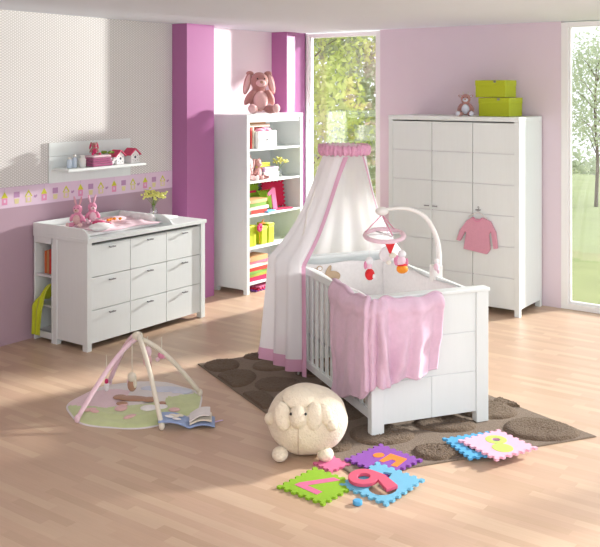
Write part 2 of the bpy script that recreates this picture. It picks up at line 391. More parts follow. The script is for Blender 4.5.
# green boxes and cow plush on top
def gbox(x, y, z, w_, d_, h_, label, rz=0):
    t = thing('storage_box', label, 'box', (x, y, z), rz, 'lime boxes on the wardrobe')
    obj('box_body', [(0, w_, 0, d_, 0, h_*.7)], 'lime', t, bevel=.004); obj('lid', [(-.004, w_+.004, -.004, d_+.004, h_*.68, h_)], 'lime', t, bevel=.005)
    b = BM(); bx(b, w_*.62, w_*.7, -.009, -.004, h_*.86, h_*.98); obj('clasp', b, 'metal', t)
gbox(2.76, -.46, 1.961, .33, .34, .19, 'larger lime green box standing on the wardrobe')
gbox(2.715, -.44, 2.155, .325, .28, .175, 'smaller lime green box stacked on top of the larger one')

# ---------------------------------------------------------------- plush toys
def plush(name, label, loc, rz, s, body, pale, ears='long', group=None, nose='brown', tilt=0, cat='soft toy'):
    t = thing(name, label, cat, loc, rz, group); t.scale = (s, s, s)
    b = BM(); ell(b, (0, 0, .30), (.21, .18, .27)); ell(b, (0, -.03, .66), (.19, .17, .19)); ell(b, (0, -.02, .52), (.12, .11, .1))
    for q in (-1, 1):
        ell(b, (q*.22, -.08, .33), (.075, .08, .2), (R(25), R(-28*q), 0)); ell(b, (q*.18, -.26, .09), (.095, .23, .09), (0, 0, R(18*q)))
    obj('body', b, body, t, remesh=.022)
    b = BM(); ell(b, (0, -.15, .27), (.15, .07, .19)); obj('belly', b, pale, t)
    b = BM(); ell(b, (0, -.18, .62), (.105, .07, .075)); ml = obj('muzzle', b, pale, t)
    b = BM(); ell(b, (0, -.245, .64), (.035, .025, .03)); obj('nose', b, nose, ml)
    for q in (-1, 1):
        b = BM(); ell(b, (q*.075, -.185, .71), .016); obj('eye', b, 'black', t)
        b = BM(); ell(b, (q*.25, -.46, .11), (.085, .04, .09), (0, 0, R(18*q))); obj('foot_pad', b, pale, t)
        b = BM()
        if ears == 'long':
            ell(b, (q*.25, -.02, .62), (.075, .03, .24), (0, R(-14*q), 0)); ell(b, (q*.19, -.0, .82), (.08, .04, .05))
        elif ears == 'up':
            ell(b, (q*.11, 0, .98), (.045, .03, .2), (0, R(14*q), 0))
        else:
            ell(b, (q*.2, 0, .76), (.09, .035, .05), (0, R(-20*q), 0))
        e = obj('ear', b, body, t)
        b = BM()
        if ears == 'long': ell(b, (q*.255, -.035, .61), (.05, .025, .2), (0, R(-14*q), 0))
        elif ears == 'up': ell(b, (q*.11, -.02, .98), (.026, .02, .16), (0, R(14*q), 0))
        else: ell(b, (q*.2, -.015, .76), (.06, .025, .03), (0, R(-20*q), 0))
        obj('ear_lining', b, pale, e)
    return t
cow = plush('plush_cow', 'small brown and white plush cow sitting on the wardrobe beside the lime boxes', (2.635, -.50, 1.961), R(20), .27, 'rosebrown', 'mat_b', 'short')
for q in (-1, 1):
    b = BM(); tube(b, [(q*.08, -.02, .83), (q*.1, -.02, .9), (q*.085, -.02, .95)], [.022, .016, .005], 6); obj('horn', b, 'creamp', cow)
plush('plush_rabbit', 'large dusty rose plush rabbit with long ears sitting on top of the bookcase', (.25, -.93, 1.961), R(52), .56, 'rosebrown', 'palepl')

# shirt on hanger
t = thing('baby_sweater', 'pink long-sleeved baby top hanging from the wardrobe door handle', 'baby top', (2.835, -.655, .62))
b = BM()
outl = [(-.155, .0), (.1, -.03), (.135, .02), (.12, .17), (.145, .20), (.17, .03), (.215, .04), (.195, .20), (.14, .30), (.05, .335), (.03, .315), (-.03, .315), (-.05, .335), (-.12, .29), (-.20, .18), (-.235, .08), (-.19, .075), (-.14, .17), (-.125, .17)]
prism(b, [outl], 0, .03, Matrix(((1, 0, 0, 0), (0, 0, 1, 0), (0, 1, 0, 0), (0, 0, 0, 1))))
obj('knitted_body', b, 'pinkknit', t, bevel=.012)
b = BM(); tube(b, smooth([(-.05, -.002, .33), (-.02, -.004, .295), (.02, -.004, .295), (.05, -.002, .33)], 4), .006, 6); obj('collar', b, 'pinkc', t)
t = thing('clothes_hanger', 'small light metal hanger hooked on the door handle, holding the baby top', 'hanger', (2.835, -.64, .62))
b = BM(); tube(b, [(-.1, 0, .325), (-.03, 0, .37), (0, 0, .385), (.03, 0, .37), (.1, 0, .325)], .006, 6); obj('arms', b, 'plastic', t)
b = BM(); tube(b, smooth([(0, 0, .38), (0, -.001, .405), (.012, -.003, .425), (.004, 0, .437), (-.008, .002, .43)], 4), .003, 6); obj('hook', b, 'metal', t)

# ---------------------------------------------------------------- bookcase
t = thing('bookcase', 'tall narrow white open bookcase between the purple pilasters', 'bookcase', (.03, -1.45, 0))
D, W, H = .47, 1.03, 1.96
for a in (0, W-.045):
    b = BM(); bx(b, .02, D-.02, a, a+.045 if a else .03, .05, H-.03); bx(b, D-.05, D, a-.002, a+.047, 0, H-.03); bx(b, 0, .05, a-.002, a+.047, 0, H-.03)
    obj('side_panel', b, 'white', t, bevel=.002)
obj('top_panel', [(0, D+.003, -.004, W+.004, H-.04, H)], 'white', t, bevel=.003)
obj('back_panel', [(.01, .02, .03, W-.03, .06, H-.04)], 'white_in', t)
SZ = [.115, .50, .855, 1.225, 1.58]
for z in SZ: obj('shelf', [(.02, D-.006, .03, W-.045, z-.022, z)], 'white', t, bevel=.002)
obj('header_strip', [(D-.03, D-.008, .045, W-.045, H-.085, H-.04)], 'white', t)

def book(name, label, loc, dims, cover, rz=0, group=None, stand=False, cat='book'):
    """dims = (cover width x, spine length y, thickness z); stand turns it upright with spine towards +x"""
    t = thing(name, label, cat, loc, rz, group); a, l, h = dims
    b = BM(); b2 = BM()
    if not stand:
        bx(b, -a/2, a/2, -l/2, l/2, 0, .004); bx(b, -a/2, a/2, -l/2, l/2, h-.004, h); bx(b, a/2-.004, a/2, -l/2, l/2, .004, h-.004)
        bx(b2, -a/2+.006, a/2-.004, -l/2+.005, l/2-.005, .004, h-.004)
    else:
        bx(b, -a/2, a/2, 0, .004, 0, l); bx(b, -a/2, a/2, h-.004, h, 0, l); bx(b, a/2-.004, a/2, .004, h-.004, 0, l)
        bx(b2, -a/2+.006, a/2-.004, .004, h-.004, .005, l-.005)
    obj('cover', b, cover, t); obj('pages', b2, 'paper', t)
    return t
def cloth_fold(name, label, loc, dims, m, rz=0, group=None, layers=3, cat='cloth'):
    b = BM(); a, l, h = dims
    for k in range(layers):
        z0 = h*k/layers; z1 = h*(k+1)/layers-.002; j = random.uniform(-.006, .006)
        bx(b, -a/2+j, a/2+j, -l/2, l/2, z0, z1)
    return tag(obj(name, b, m, loc=loc, rot=(0, 0, rz), bevel=.007), label, cat, group)
G = 'books on the bookcase shelves'
fx = .50
# top shelf
z = SZ[4]+.001
for i, (h, l, c, lb) in enumerate(((.035, .21, 'bk1', 'navy book standing at the left end of the top bookcase shelf'), (.03, .20, 'bk1', 'second dark book standing on the top bookcase shelf'), (.022, .23, 'bk3', 'thin red book standing on the top bookcase shelf'), (.02, .235, 'bk5', 'thin cream book leaning against the gift box'))):
    book('book', lb, (.36, -1.40+.04*i, z), (.17, l, h), c, stand=True, group=G)
t = thing('gift_box', 'white box with pink bow on the top bookcase shelf', 'box', (.33, -1.225, z))
obj('box_body', [(0, .15, 0, .33, 0, .19)], 'whitec', t, bevel=.004)
b = BM(); ell(b, (.155, .16, .095), (.006, .014, .014)); obj('knob', b, 'metal', t)
b = BM(); ell(b, (.12, .06, .2), (.04, .07, .022)); ell(b, (.12, .18, .2), (.04, .07, .025)); ell(b, (.12, .12, .205), (.03, .03, .03)); obj('bow', b, 'pinkc', t)
book('book', 'rust orange book standing behind the gift box', (.24, -1.00, z), (.15, .235, .05), 'bk6', stand=True, group=G)
book('book', 'dark red book standing behind the gift box beside the rust one', (.24, -1.08, z), (.15, .235, .05), 'bk3', stand=True, group=G)
book('book', 'grey-white book lying across the upright books on the top bookcase shelf', (.32, -1.17, z+.236), (.19, .46, .032), 'bk5', group=G)
book('book', 'sand coloured book lying topmost on the upper bookcase shelf', (.32, -1.2, z+.269), (.18, .38, .022), 'bk2', group=G)
# second shelf
z = SZ[3]+.001
plush('plush_rabbit', 'pale pink plush toy lying at the left of the second bookcase shelf', (.33, -1.29, z), R(70), .32, 'palepl', 'whitec')
plush('plush_rabbit', 'rosy plush toy beside the pale pink one on the second bookcase shelf', (.36, -1.11, z), R(95), .27, 'rosebrown', 'palepl')
cloth_fold('folded_blanket', 'folded white blanket under the lilac cloth on the second bookcase shelf', (.34, -.93, z), (.2, .26, .08), 'whitec')
cloth_fold('folded_cloth', 'folded lilac cloth on the second bookcase shelf', (.34, -.93, z+.081), (.19, .25, .05), 'lilac', layers=2)
cloth_fold('folded_cloth', 'folded lime green cloth topmost on the second bookcase shelf', (.3, -1.02, z+.132), (.18, .25, .05), 'limec', layers=2)
def sprig(name, label, loc, h, n, spread, vase=True, seed=4, lean=(0, 0)):
    random.seed(seed); t = thing(name, label, 'flowers', loc)
    if vase:
        b = BM(); lathe(b, [(.022, 0), (.04, .01), (.045, .05), (.03, .085), (.018, .1), (.024, .115)], seg=16); obj('vase', b, 'vase', t)
    b = BM(); b2 = BM()
    for i in range(n):
        x, y_ = random.gauss(lean[0], spread), random.gauss(lean[1], spread); zz = h*random.uniform(.75, 1)
        tube(b, smooth([(0, 0, .02), (x*.2, y_*.2, zz*.6), (x, y_, zz)], 3), .0022, 5)
        for k in range(7): ell(b2, (x+random.gauss(0, .018), y_+random.gauss(0, .018), zz+random.gauss(0, .013)), (.013, .013, .009), (random.random(), random.random(), 0), n=8)
    obj('stems', b, 'stem', t); obj('blossoms', b2, 'yflower', t)
sprig('flower_vase', 'small sprig of yellow flowers on the second bookcase shelf', (.38, -.73, z), .21, 5, .045)
# third shelf
z = SZ[2]+.001
for i, (h, l, c, dy, lb) in enumerate(((.045, .26, 'bk3', .02, 'red-edged book at the bottom of the pile on the third bookcase shelf'), (.035, .36, 'bk5', 0, 'cream book second from the bottom on the third bookcase shelf'), (.04, .30, 'bk8', -.01, 'green book in the pile on the third bookcase shelf'), (.035, .33, 'bk2', .0, 'tan book topmost of the pile on the third bookcase shelf'))):
    book('book', lb, (.36, -1.19+dy, z), (.19, l, h), c, R(-4+3*i), G); z += h+.001

# foam tiles
def teeth(n, s, d=.018):
    """closed outline of a square of side s with interlocking teeth"""
    pts = []; h = s/2
    for e in range(4):
        c_, s_ = math.cos(e*PI/2), math.sin(e*PI/2); q = []
        st = s/(2*n+1)
        for k in range(2*n+1):
            a0, a1 = -h+k*st, -h+(k+1)*st; o_ = -h if k % 2 == 0 else -h+d
            if k % 2 == 0: q += [(a0+(.003 if k else d*.0), o_), (a1-.003, o_)] if k else [(a0, o_), (a1-.003, o_)]
            else: q += [(a0-.003, o_+.0), (a1+.003, o_)] if False else [(a0+.002, o_), (a1-.002, o_)]
        q = q[:-1] if True else q
        pts += [(x*c_-y_*s_, x*s_+y_*c_) for x, y_ in q]
    return pts
def arc(cx, cy, rx, ry, a0, a1, n=18): return [(cx+rx*math.cos(R(a0+(a1-a0)*k/n)), cy+ry*math.sin(R(a0+(a1-a0)*k/n))) for k in range(n+1)]
SEVEN = [(-.07, .095), (.08, .095), (.08, .06), (-.0, -.10), (-.045, -.10), (.03, .055), (-.07, .055)]
NINE = arc(0, .035, .062, .062, 0, 285, 26)+[(-.022, -.10), (.030, -.115), (.064, -.02)]
NINE_H = arc(0, .035, .026, .026, 0, 340, 14)
SIX = arc(0, -.03, .068, .068, 0, 0, 1)[:1]+arc(0, -.03, .068, .068, -0, -200, 24)[1:]+[(-.02, .11), (.035, .105), (.0, .03)]
def tile(label, loc, rz, s, m, rx=0, ry=0, hole=None, th=.014, group='loose foam puzzle tiles'):
    t = thing('foam_tile', label, 'foam tile', loc, rz, group); t.rotation_euler = (rx, ry, rz)
    b = BM(); loops = [teeth(6, s)]
    if hole: loops += hole
    prism(b, loops, 0, th); obj('tile_body', b, m, t); return t
def flat(lp, m, name, parent, T, z0=.001, z1=.0155, loc=None):
    b = BM(); prism(b, lp, z0, z1, T); return obj(name, b, m, parent)
def RT(rz=0, x=0, y=0, s=1): return Matrix.Translation((x, y, 0)) @ Matrix.Rotation(R(rz), 4, 'Z') @ Matrix.Diagonal((s, s, 1, 1))
z = SZ[2]+.001
t = tile('lime foam tile with a crimson bar at the back of the third bookcase shelf', (.20, -1.02, z+.15), R(90), .30, 'green_f', R(82), group='foam tiles in the bookcase')
flat([[(-.07, .07), (.09, .07), (.09, .045), (-.07, .045)]], 'hot_f', 'digit_inlay', t, None)
t = tile('crimson foam tile leaning at the right end of the third bookcase shelf', (.24, -.66, z+.155), R(68), .31, 'hot_f', R(80), group='foam tiles in the bookcase')
flat([arc(-.02, 0, .04, .07, 0, 345, 16)], 'green_f', 'digit_inlay', t, None)
t = tile('smaller lime foam tile standing before the crimson one in the bookcase', (.33, -.90, z+.118), R(80), .22, 'green_f', R(74), group='foam tiles in the bookcase')
o = thing('foam_numeral', 'large pink foam number 1 standing on the third bookcase shelf', 'foam number', (.42, -.865, z), R(84))
b = BM(); prism(b, [[(-.02, 0), (.045, 0), (.055, .25), (.02, .265), (-.075, .2), (-.065, .165), (-.015, .185)]], 0, .014, Matrix.Rotation(R(78), 4, 'X')); obj('numeral_body', b, 'magenta_f', o)
tag(obj('foam_piece', [(-.07, .07, -.1, .1, 0, .014)], 'blue2_f', loc=(.42, -1.0, z), rot=(0, 0, .2), bevel=.004), 'flat blue foam piece on the third bookcase shelf', 'foam piece')
tag(obj('foam_piece', [(-.05, .05, -.14, .14, 0, .014)], 'hot_f', loc=(.43, -.74, z), rot=(0, 0, -.2), bevel=.004), 'flat crimson foam piece on the third bookcase shelf', 'foam piece')
# fourth shelf
z = SZ[1]+.001
for i, (y_, w_, h_, lb) in enumerate(((-1.33, .2, .23, 'wide lime green box at the left of the fourth bookcase shelf'), (-1.08, .1, .20, 'lime storage tin in the middle of the fourth bookcase shelf'), (-.955, .1, .22, 'narrow yellow-green box at the right of the fourth bookcase shelf'))):
    t = thing('lime_box', lb, 'box', (.28, y_-w_/2, z), 0, 'lime boxes in the bookcase')
    obj('box_body', [(0, .17, 0, w_, 0, h_-.03)], 'lime', t, bevel=.006); obj('lid', [(-.003, .173, -.003, w_+.003, h_-.032, h_)], 'limec' if i else 'lime', t, bevel=.006)
t = thing('red_flower', 'red flower bow with orange ribbons tied between the lime boxes', 'decoration', (.47, -1.19, z+.02))
b = BM()
for k in range(7): ell(b, (.0, .028*math.cos(k*.9), .18+.028*math.sin(k*.9)), (.012, .022, .022))
obj('petals', b, 'hot', t)
b = BM(); tube(b, smooth([(0, 0, 0), (.0, 0, .1), (0, .01, .17)], 3), .003, 5); tube(b, smooth([(0, .02, .2), (0, .06, .225), (0, .09, .215)], 3), .005, 5); tube(b, smooth([(0, .02, .2), (0, .05, .25), (0, .07, .26)], 3), .005, 5); obj('ribbon', b, 'orange', t)
# fifth shelf
z = SZ[0]+.001
for i, (h, l, c, lb) in enumerate(((.05, .40, 'hot_f', 'crimson album at the bottom of the pile on the lowest bookcase shelf'), (.03, .36, 'bk4', 'olive book above the crimson album on the lowest shelf'), (.03, .38, 'bk8', 'green book low in the pile on the lowest bookcase shelf'), (.04, .34, 'bk3', 'red book in the middle of the pile on the lowest shelf'), (.035, .33, 'bk5', 'cream book in the pile on the lowest bookcase shelf'), (.03, .36, 'bk7', 'rose book second from the top on the lowest shelf'), (.05, .32, 'bk2', 'tan book topmost of the pile on the lowest shelf'))):
    book('book', lb, (.36, -1.19+.01*(i % 2), z), (.2, l, h), c, R(-6+((i*5) % 11)), G); z += h+.001
for i, (c, lb) in enumerate((('purple_f', 'purple foam tile on the floor under the bookcase'), ('hot_f', 'crimson foam tile on the floor under the bookcase'), ('magenta_f', 'pink foam tile topmost of the pile under the bookcase'))):
    tile(lb, (.33, -1.12+.02*i, .001+.016*i), R(3*i), .32, c, group='foam tiles under the bookcase')

# ---------------------------------------------------------------- dresser with changing top
t = thing('changing_dresser', 'white nine-drawer dresser with changing top along the mauve wall', 'dresser', (0.03, -3.88, 0))
L_ = 1.48
b = BM(); bx(b, .28, .70, .005, .035, .05, .925); bx(b, .66, .72, 0, .05, 0, .925); bx(b, .265, .32, 0, .05, 0, .925); obj('end_panel', b, 'white', t, bevel=.002)
b = BM(); bx(b, .28, .70, L_-.04, L_-.01, .05, .925); bx(b, .66, .72, L_-.055, L_, 0, .925); bx(b, .265, .32, L_-.055, L_, 0, .925); obj('end_panel', b, 'white', t, bevel=.002)
obj('back_panel', [(.28, .295, .05, L_-.05, .05, .92)], 'white', t)
obj('carcass', [(.30, .67, .04, L_-.04, .05, .905)], 'dark_gap', t)  # body coloured grey so the drawer gaps carry painted shade
obj('top_panel', [(0, .735, -.008, L_+.008, .925, .96)], 'white', t, bevel=.003)
ys = [.05, .51, .965, 1.425]; zz = [.055, .338, .622, .9]
for i in range(3):
    for k in range(3):
        d = obj('drawer', [(.672, .702, ys[i]+.003, ys[i+1]-.003, zz[k]+.003, zz[k+1]-.003)], 'white', t, bevel=.0015)
        yc = (ys[i]+ys[i+1])/2; zc = zz[k]+.235
        b = BM(); bx(b, .722, .730, yc-.03, yc+.035, zc, zc+.01); bx(b, .70, .724, yc-.024, yc-.016, zc+.001, zc+.009); bx(b, .70, .724, yc+.02, yc+.028, zc+.001, zc+.009)
        obj('handle', b, 'metal', d)
# open side unit
b = BM(); bx(b, 0, .02, 0, .9, 0, .88); bx(b, 0, .255, .86, .88, 0, .925); bx(b, .0, .26, 0, .03, .87, .925); bx(b, .245, .262, .0, .9, .0, .925); bx(b, 0, .262, 0.005, .03, .03, .09)
obj('side_shelf_unit', b, 'white', t, bevel=.002)
for z in (.09, .325, .59): obj('shelf', [(.02, .245, .01, .86, z-.018, z)], 'white_in', t)
# changing tray
TL = 1.0
b = BM(); prism(b, [[(.0, 0), (.735, 0), (.735, .03), (.70, .07), (.66, .085), (0, .085)]], 0, .022, Matrix.Translation((0, .014, .96)) @ Matrix(((1, 0, 0, 0), (0, 0, -1, 0), (0, 1, 0, 0), (0, 0, 0, 1))))
obj('tray_board', b, 'white', t, bevel=.004)
b = BM(); prism(b, [[(.0, 0), (.735, 0), (.735, .02), (.70, .05), (.62, .085), (0, .085)]], 0, .022, Matrix.Translation((0, TL+.022, .96)) @ Matrix(((1, 0, 0, 0), (0, 0, -1, 0), (0, 1, 0, 0), (0, 0, 0, 1))))
obj('tray_board', b, 'white', t, bevel=.004)
obj('tray_board', [(0, .022, .014, TL+.02, .96, 1.045)], 'white', t, bevel=.004)
# books & cloth in the side unit
for i, (c, lb) in enumerate((('bk6', 'orange book upright in the open side of the dresser'), ('bk2', 'tan book upright beside the orange one in the dresser side'), ('bk3', 'dark red book upright in the dresser side compartment'), ('bk8', 'green book rightmost in the dresser side compartment'))):
    o = book('book', lb, (.125+.033*i, -3.76, .593), (.15, .20+.01*(i % 3), .026), c, R(-90), 'books in the dresser side', stand=True)
b = BM()
def scarf(u, v):
    x = -.075+.16*u; th = v*1.0
    y_ = .12-.18*min(1, th*2.2); z_ = .0-.012*(th > .4) - max(0, th-.42)*.46
    if th < .42: z_ = .10*math.exp(-((u-.8)/.5)**2)*math.sin(th/.42*PI)+.10*(u)*(1-th)
    n_ = .012*math.sin(u*16+v*2)
    k = 1-.35*max(0, th-.4)
    return Vector((x*k+.03*(th-.4)*-1, y_+n_*.7-.01, z_))
surf(b, scarf, 24, 28)
tag(obj('lime_towel', b, 'limec', loc=(.15, -3.87, .345), solid=.008, sub=1), 'lime green cloth hanging out of the dresser side compartment', 'cloth')
# changing mat, blanket
CZ = .961
b = BM()
def cmat(u, v):
    x = .07+.60*u; y_ = -3.80+.87*v; e = max(abs(2*u-1)**6, 0); r_ = .035*(abs(2*u-1)**3)+.02
    return Vector((x, y_, CZ+.018+r_+.004*math.sin(v*30)))
bx(b, .075, .66, -3.83, -2.93, CZ, CZ+.03); 
tag(obj('changing_mat', b, 'whitec', bevel=.012), 'white padded changing mat in the tray on the dresser', 'changing mat')
b = BM()
def blk(u, v):
    x = .19+.50*u; y_ = -3.66+.70*v
    n_ = noise.noise(Vector((u*3.2, v*5, .3)))*.036+noise.noise(Vector((u*8, v*9, 2)))*.014
    ed = min(1, min(u, 1-u, v, 1-v)*9); return Vector((x+.02*math.sin(v*9), y_+.02*math.sin(u*7), CZ+.033+(.022+n_)*ed))
surf(b, blk, 40, 44)
tag(obj('pink_blanket', b, 'pinkl', solid=.006), 'crumpled pale pink baby blanket spread on the changing mat', 'blanket')
b = BM(); tube(b, [(.13+.46*k/16, -2.945+.006*math.sin(k*1.3), CZ+.05+.004*math.sin(k*2.1)) for k in range(17)], [.03]+[.042+.005*math.sin(k*1.9) for k in range(15)]+[.028], 14)
tag(obj('rolled_towel', b, 'whitec'), 'rolled white towel along the right end of the changing tray', 'towel')
b = BM(); ell(b, (0, 0, .035), (.085, .11, .034), n=20)
for v in b.verts: v.co += Vector((0, 0, .006*noise.noise(v.co*25)))
tag(obj('rolled_romper', b, 'whitec', loc=(.62, -3.62, CZ+.031)), 'crumpled white romper at the front left of the changing mat', 'clothing')
plush('plush_donkey', 'dusty pink long-eared plush leaning left on the changing tray', (.33, -3.63, CZ+.045), R(30), .23, 'pinkc', 'palepl', 'up')
plush('plush_rabbit', 'pink plush rabbit with upright ears at the middle of the changing tray', (.36, -3.49, CZ+.06), R(60), .22, 'pinkc', 'pinkl', 'up')
b = BM(); ell(b, (0, 0, .03), (.06, .06, .028)); ell(b, (.05, .05, .022), (.05, .03, .02)); ell(b, (-.05, .05, .022), (.035, .05, .02), (0, 0, .6))
tag(obj('soft_toy', b, 'hot', loc=(.52, -3.55, CZ+.05)), 'small deep pink soft toy lying in front of the rabbit', 'soft toy')
b = BM()
for k in range(5): ell(b, (.025*math.cos(k*1.3)+.01*k, .03*k-.06, .03), (.014, .018, .012))
tag(obj('rattle', b, 'orange', loc=(.47, -3.36, CZ+.06)), 'orange and red rattle lying behind the deep pink toy', 'toy')
sprig('flower_vase', 'clear vase with yellow-white blossoms at the back of the dresser', (.2, -2.56, .961), .25, 12, .04, seed=11, lean=(.0, .0))
cloth_fold('folded_muslin', 'folded white muslin lying on the right end of the dresser', (.36, -2.60, .961), (.2, .26, .02), 'whitec', R(6), layers=2)

# ---------------------------------------------------------------- wall shelf
t = thing('wall_shelf', 'white wall shelf with back board mounted above the dresser', 'shelf', (0, -3.20, 1.5))
b = BM(); bx(b, .001, .018, -.5, .5, -.125, .118, 0); bx(b, .001, .018, -.5, .5, .121, .245, 0); obj('back_board', b, 'white', t, bevel=.001)
obj('ledge', [(.018, .25, -.47, .49, -.012, .012)], 'white', t, bevel=.002)
LZ = 1.513
for i, (y_, r_, h_, m, lb) in enumerate(((-3.56, .026, .10, 'bottle', 'pale blue baby bottle leftmost on the wall shelf'), (-3.50, .022, .12, 'bottle', 'taller pale blue bottle second on the wall shelf'), (-3.41, .034, .11, 'plastic', 'white lotion jar beside the mauve towels on the wall shelf'))):
    t = thing('baby_bottle' if i < 2 else 'lotion_jar', lb, 'bottle', (.13, y_, LZ), 0, 'bottles on the wall shelf')
    b = BM(); lathe(b, [(r_*.9, 0), (r_, .006), (r_, h_*.68), (r_*.6, h_*.78), (r_*.6, h_*.82)], seg=16); obj('bottle_body', b, m, t)
    b = BM(); lathe(b, [(r_*.66, h_*.8), (r_*.66, h_*.95), (r_*.4, h_)], seg=16); obj('cap', b, 'plastic', t)
cloth_fold('folded_towel', 'folded mauve towel lying lowest in the pile on the wall shelf', (.14, -3.235, LZ), (.16, .24, .045), 'mauvet', layers=2)
cloth_fold('folded_towel', 'second folded mauve towel, upper of the mauve pair on the wall shelf', (.14, -3.24, LZ+.046), (.15, .23, .035), 'mauvet', layers=2)
cloth_fold('folded_cloth', 'pale folded cloth topmost on the towel pile', (.14, -3.23, LZ+.082), (.14, .22, .02), 'pinkl', layers=1)
plush('plush_rabbit', 'small dusty pink plush rabbit sitting on the towel pile', (.14, -3.28, LZ+.103), R(70), .14, 'rosebrown', 'hot', 'long')
b = BM()
random.seed(2)
for k in range(24): ell(b, (random.gauss(0, .02), random.gauss(0, .035), .02+random.random()*.05), (.016, .018, .014), n=8)
tag(obj('white_blossoms', b, 'whitec', loc=(.15, -3.085, LZ)), 'white fluffy blossoms beside the mauve towels', 'decoration')
b = BM()
for k in range(10): ell(b, (random.gauss(0, .015), random.gauss(0, .04), .01+random.random()*.02), (.014, .02, .01), n=8)
tag(obj('green_garland', b, 'stem', loc=(.15, -3.14, LZ+.103)), 'little green garland lying on the towel pile', 'decoration')
def house(y_, lb, s=1):
    t = thing('bird_house', lb, 'toy house', (.14, y_, LZ), R(4), 'little houses on the wall shelf'); t.scale = (s, s, s)
    b = BM(); prism(b, [[(-.05, 0), (.05, 0), (.05, .085), (0, .125), (-.05, .085)]], -.045, .045, TY); obj('walls', b, 'whitec', t, bevel=.002)
    for q in (-1, 1):
        b = BM(); prism(b, [[(0, .128), (q*.072, .072), (q*.074, .08), (0, .139)]], -.058, .058, TY); obj('roof_panel', b, 'roof', t)
    b = BM(); ell(b, (.046, 0, .055), (.004, .012, .012)); obj('door_hole', b, 'bk1', t)
    b = BM()
    for (p, q) in ((-.03, .03), (.03, .025), (-.028, .075), (.03, .07), (.0, .02)): ell(b, (.046, p, q), (.002, .004, .004), n=6)
    obj('dots', b, 'black', t)
house(-2.99, 'small white house with raspberry roof, left of the pair on the wall shelf')
house(-2.80, 'small white house with raspberry roof, right of the pair on the wall shelf', 1.05)

# ---------------------------------------------------------------- rug
t = thing('rug', 'taupe rug with raised oval pebbles under the cot', 'rug', (3.2, -3.5, 0))
LR = [(1.73, -3.57), (3.9, -4.6), (4.83, -3.18), (2.35, -2.30)]
def rugp(u, v):
    a = Vector(LR[0]).lerp(Vector(LR[1]), u); c = Vector(LR[3]).lerp(Vector(LR[2]), u); p = a.lerp(c, v); return p
b = BM()
g = {}
surf(b, lambda u, v: Vector((*(rugp(u, v)-Vector((3.2, -3.5))), .008+.0022*noise.noise(Vector((u*130, v*95, 0))))), 150, 110)
me_fn = b
bd = [e for e in b.edges if e.is_boundary]; ex = bmesh.ops.extrude_edge_only(b, edges=bd)
for v in ex['geom']:
    if isinstance(v, bmesh.types.BMVert): v.co.z = .001
obj('rug_base', b, 'rug', t)
OV = [(1.93, -3.50, .15, .15, 0), (2.02, -3.10, .16, .12, 0), (2.224, -3.673, .16, .20, 0), (2.26, -3.28, .15, .13, 0), (2.572, -3.60, .17, .16, 0), (2.649, -3.966, .15, .18, 0), (2.42, -2.86, .14, .12, 0), (2.62, -3.2, .15, .13, 0),
      (3.80, -2.71, .09, .10, 0), (4.14, -2.93, .12, .09, 0), (4.06, -3.165, .208, .18, 0), (4.50, -3.296, .235, .2, 0), (3.944, -3.568, .2, .159, 0), (3.703, -3.979, .2, .18, 0), (4.12, -4.02, .14, .12, 0), (3.268, -3.738, .18, .193, 0), (2.95, -3.85, .14, .16, 0), (3.52, -4.30, .14, .13, 0), (3.0, -3.3, .2, .18, 0), (3.4, -3.2, .2, .2, 0), (3.3, -2.7, .2, .17, 0), (2.9, -2.85, .18, .15, 0), (3.1, -4.12, .1, .09, 0)]
for i, (x, y_, ra, rb, an) in enumerate(OV):
    b = BM(); random.seed(i); ph = random.random()*6; OX, OY = x, y_
    def oval(u, v, ra=ra, rb=rb, ph=ph):
        a = u*2*PI; rr = (v)*(1+.05*math.sin(2*a+ph)+.035*math.sin(3*a+ph)); lx, ly = ra*rr*math.cos(a), rb*rr*math.sin(a)
        c_, s_ = math.cos(R(36.1)), math.sin(R(36.1)); h_ = .004+.023*(1-v**12)
        p = Vector((lx*c_-ly*s_, lx*s_+ly*c_, h_))
        for (ax, ay), (bx_, by_) in zip(LR, LR[1:]+LR[:1]):        # pebbles are cut off by the rug's edge
            nx, ny = -(by_-ay), bx_-ax; ln = math.hypot(nx, ny); nx /= ln; ny /= ln
            dd = (p.x+OX-ax)*nx+(p.y+OY-ay)*ny-.012
            if dd < 0: p.x -= dd*nx; p.y -= dd*ny
        return p+Vector((noise.noise(p*60)*.006*v, noise.noise(p*60+Vector((5, 5, 5)))*.006*v, (noise.noise(p*75)*.007+noise.noise(p*160)*.004)*(v < .99)))
    surf(b, oval, 72, 16); bmesh.ops.remove_doubles(b, verts=b.verts, dist=.0002)
    obj('raised_oval', b, 'rugd', t, loc=(x-3.2, y_+3.5, .004))

# ---------------------------------------------------------------- cot
CA = math.atan2(.837, .547); P0 = (3.69, -4.02)
def cotthing(name, label, cat, z=0): return thing(name, label, cat, (P0[0], P0[1], z), CA)
t = cotthing('cot', 'white wooden baby cot with slatted sides and panelled ends on the rug', 'cot', .010)
CL = 1.45; CW = .785
for (u, w_) in ((0, 0), (CW-.01, 0), (0, CL), (CW-.01, CL)):
    obj('post', [(u-.045, u+.045, w_-.03, w_+.03, 0, .875)], 'white', t, bevel=.004)
for w_ in (0, CL):
    b = BM(); o_ = -1 if w_ == 0 else 1
    bx(b, .04, CW-.05, w_-.008, w_+.008, .075, .87, 1)
    for (z0, z1) in ((.345, .605), (.61, .87)): bx(b, .045, CW-.055, w_-.014, w_+.014, z0, z1)
    bx(b, .045, .395, w_-.014, w_+.014, .072, .34); bx(b, .399, CW-.055, w_-.014, w_+.014, .072, .34)
    obj('headboard' if w_ == 0 else 'footboard', b, ['white', 'white_in'], t, bevel=.002)
    obj('cap_rail', [(-.055, CW+.042, w_-.042, w_+.042, .873, .898)], 'white', t, bevel=.006)
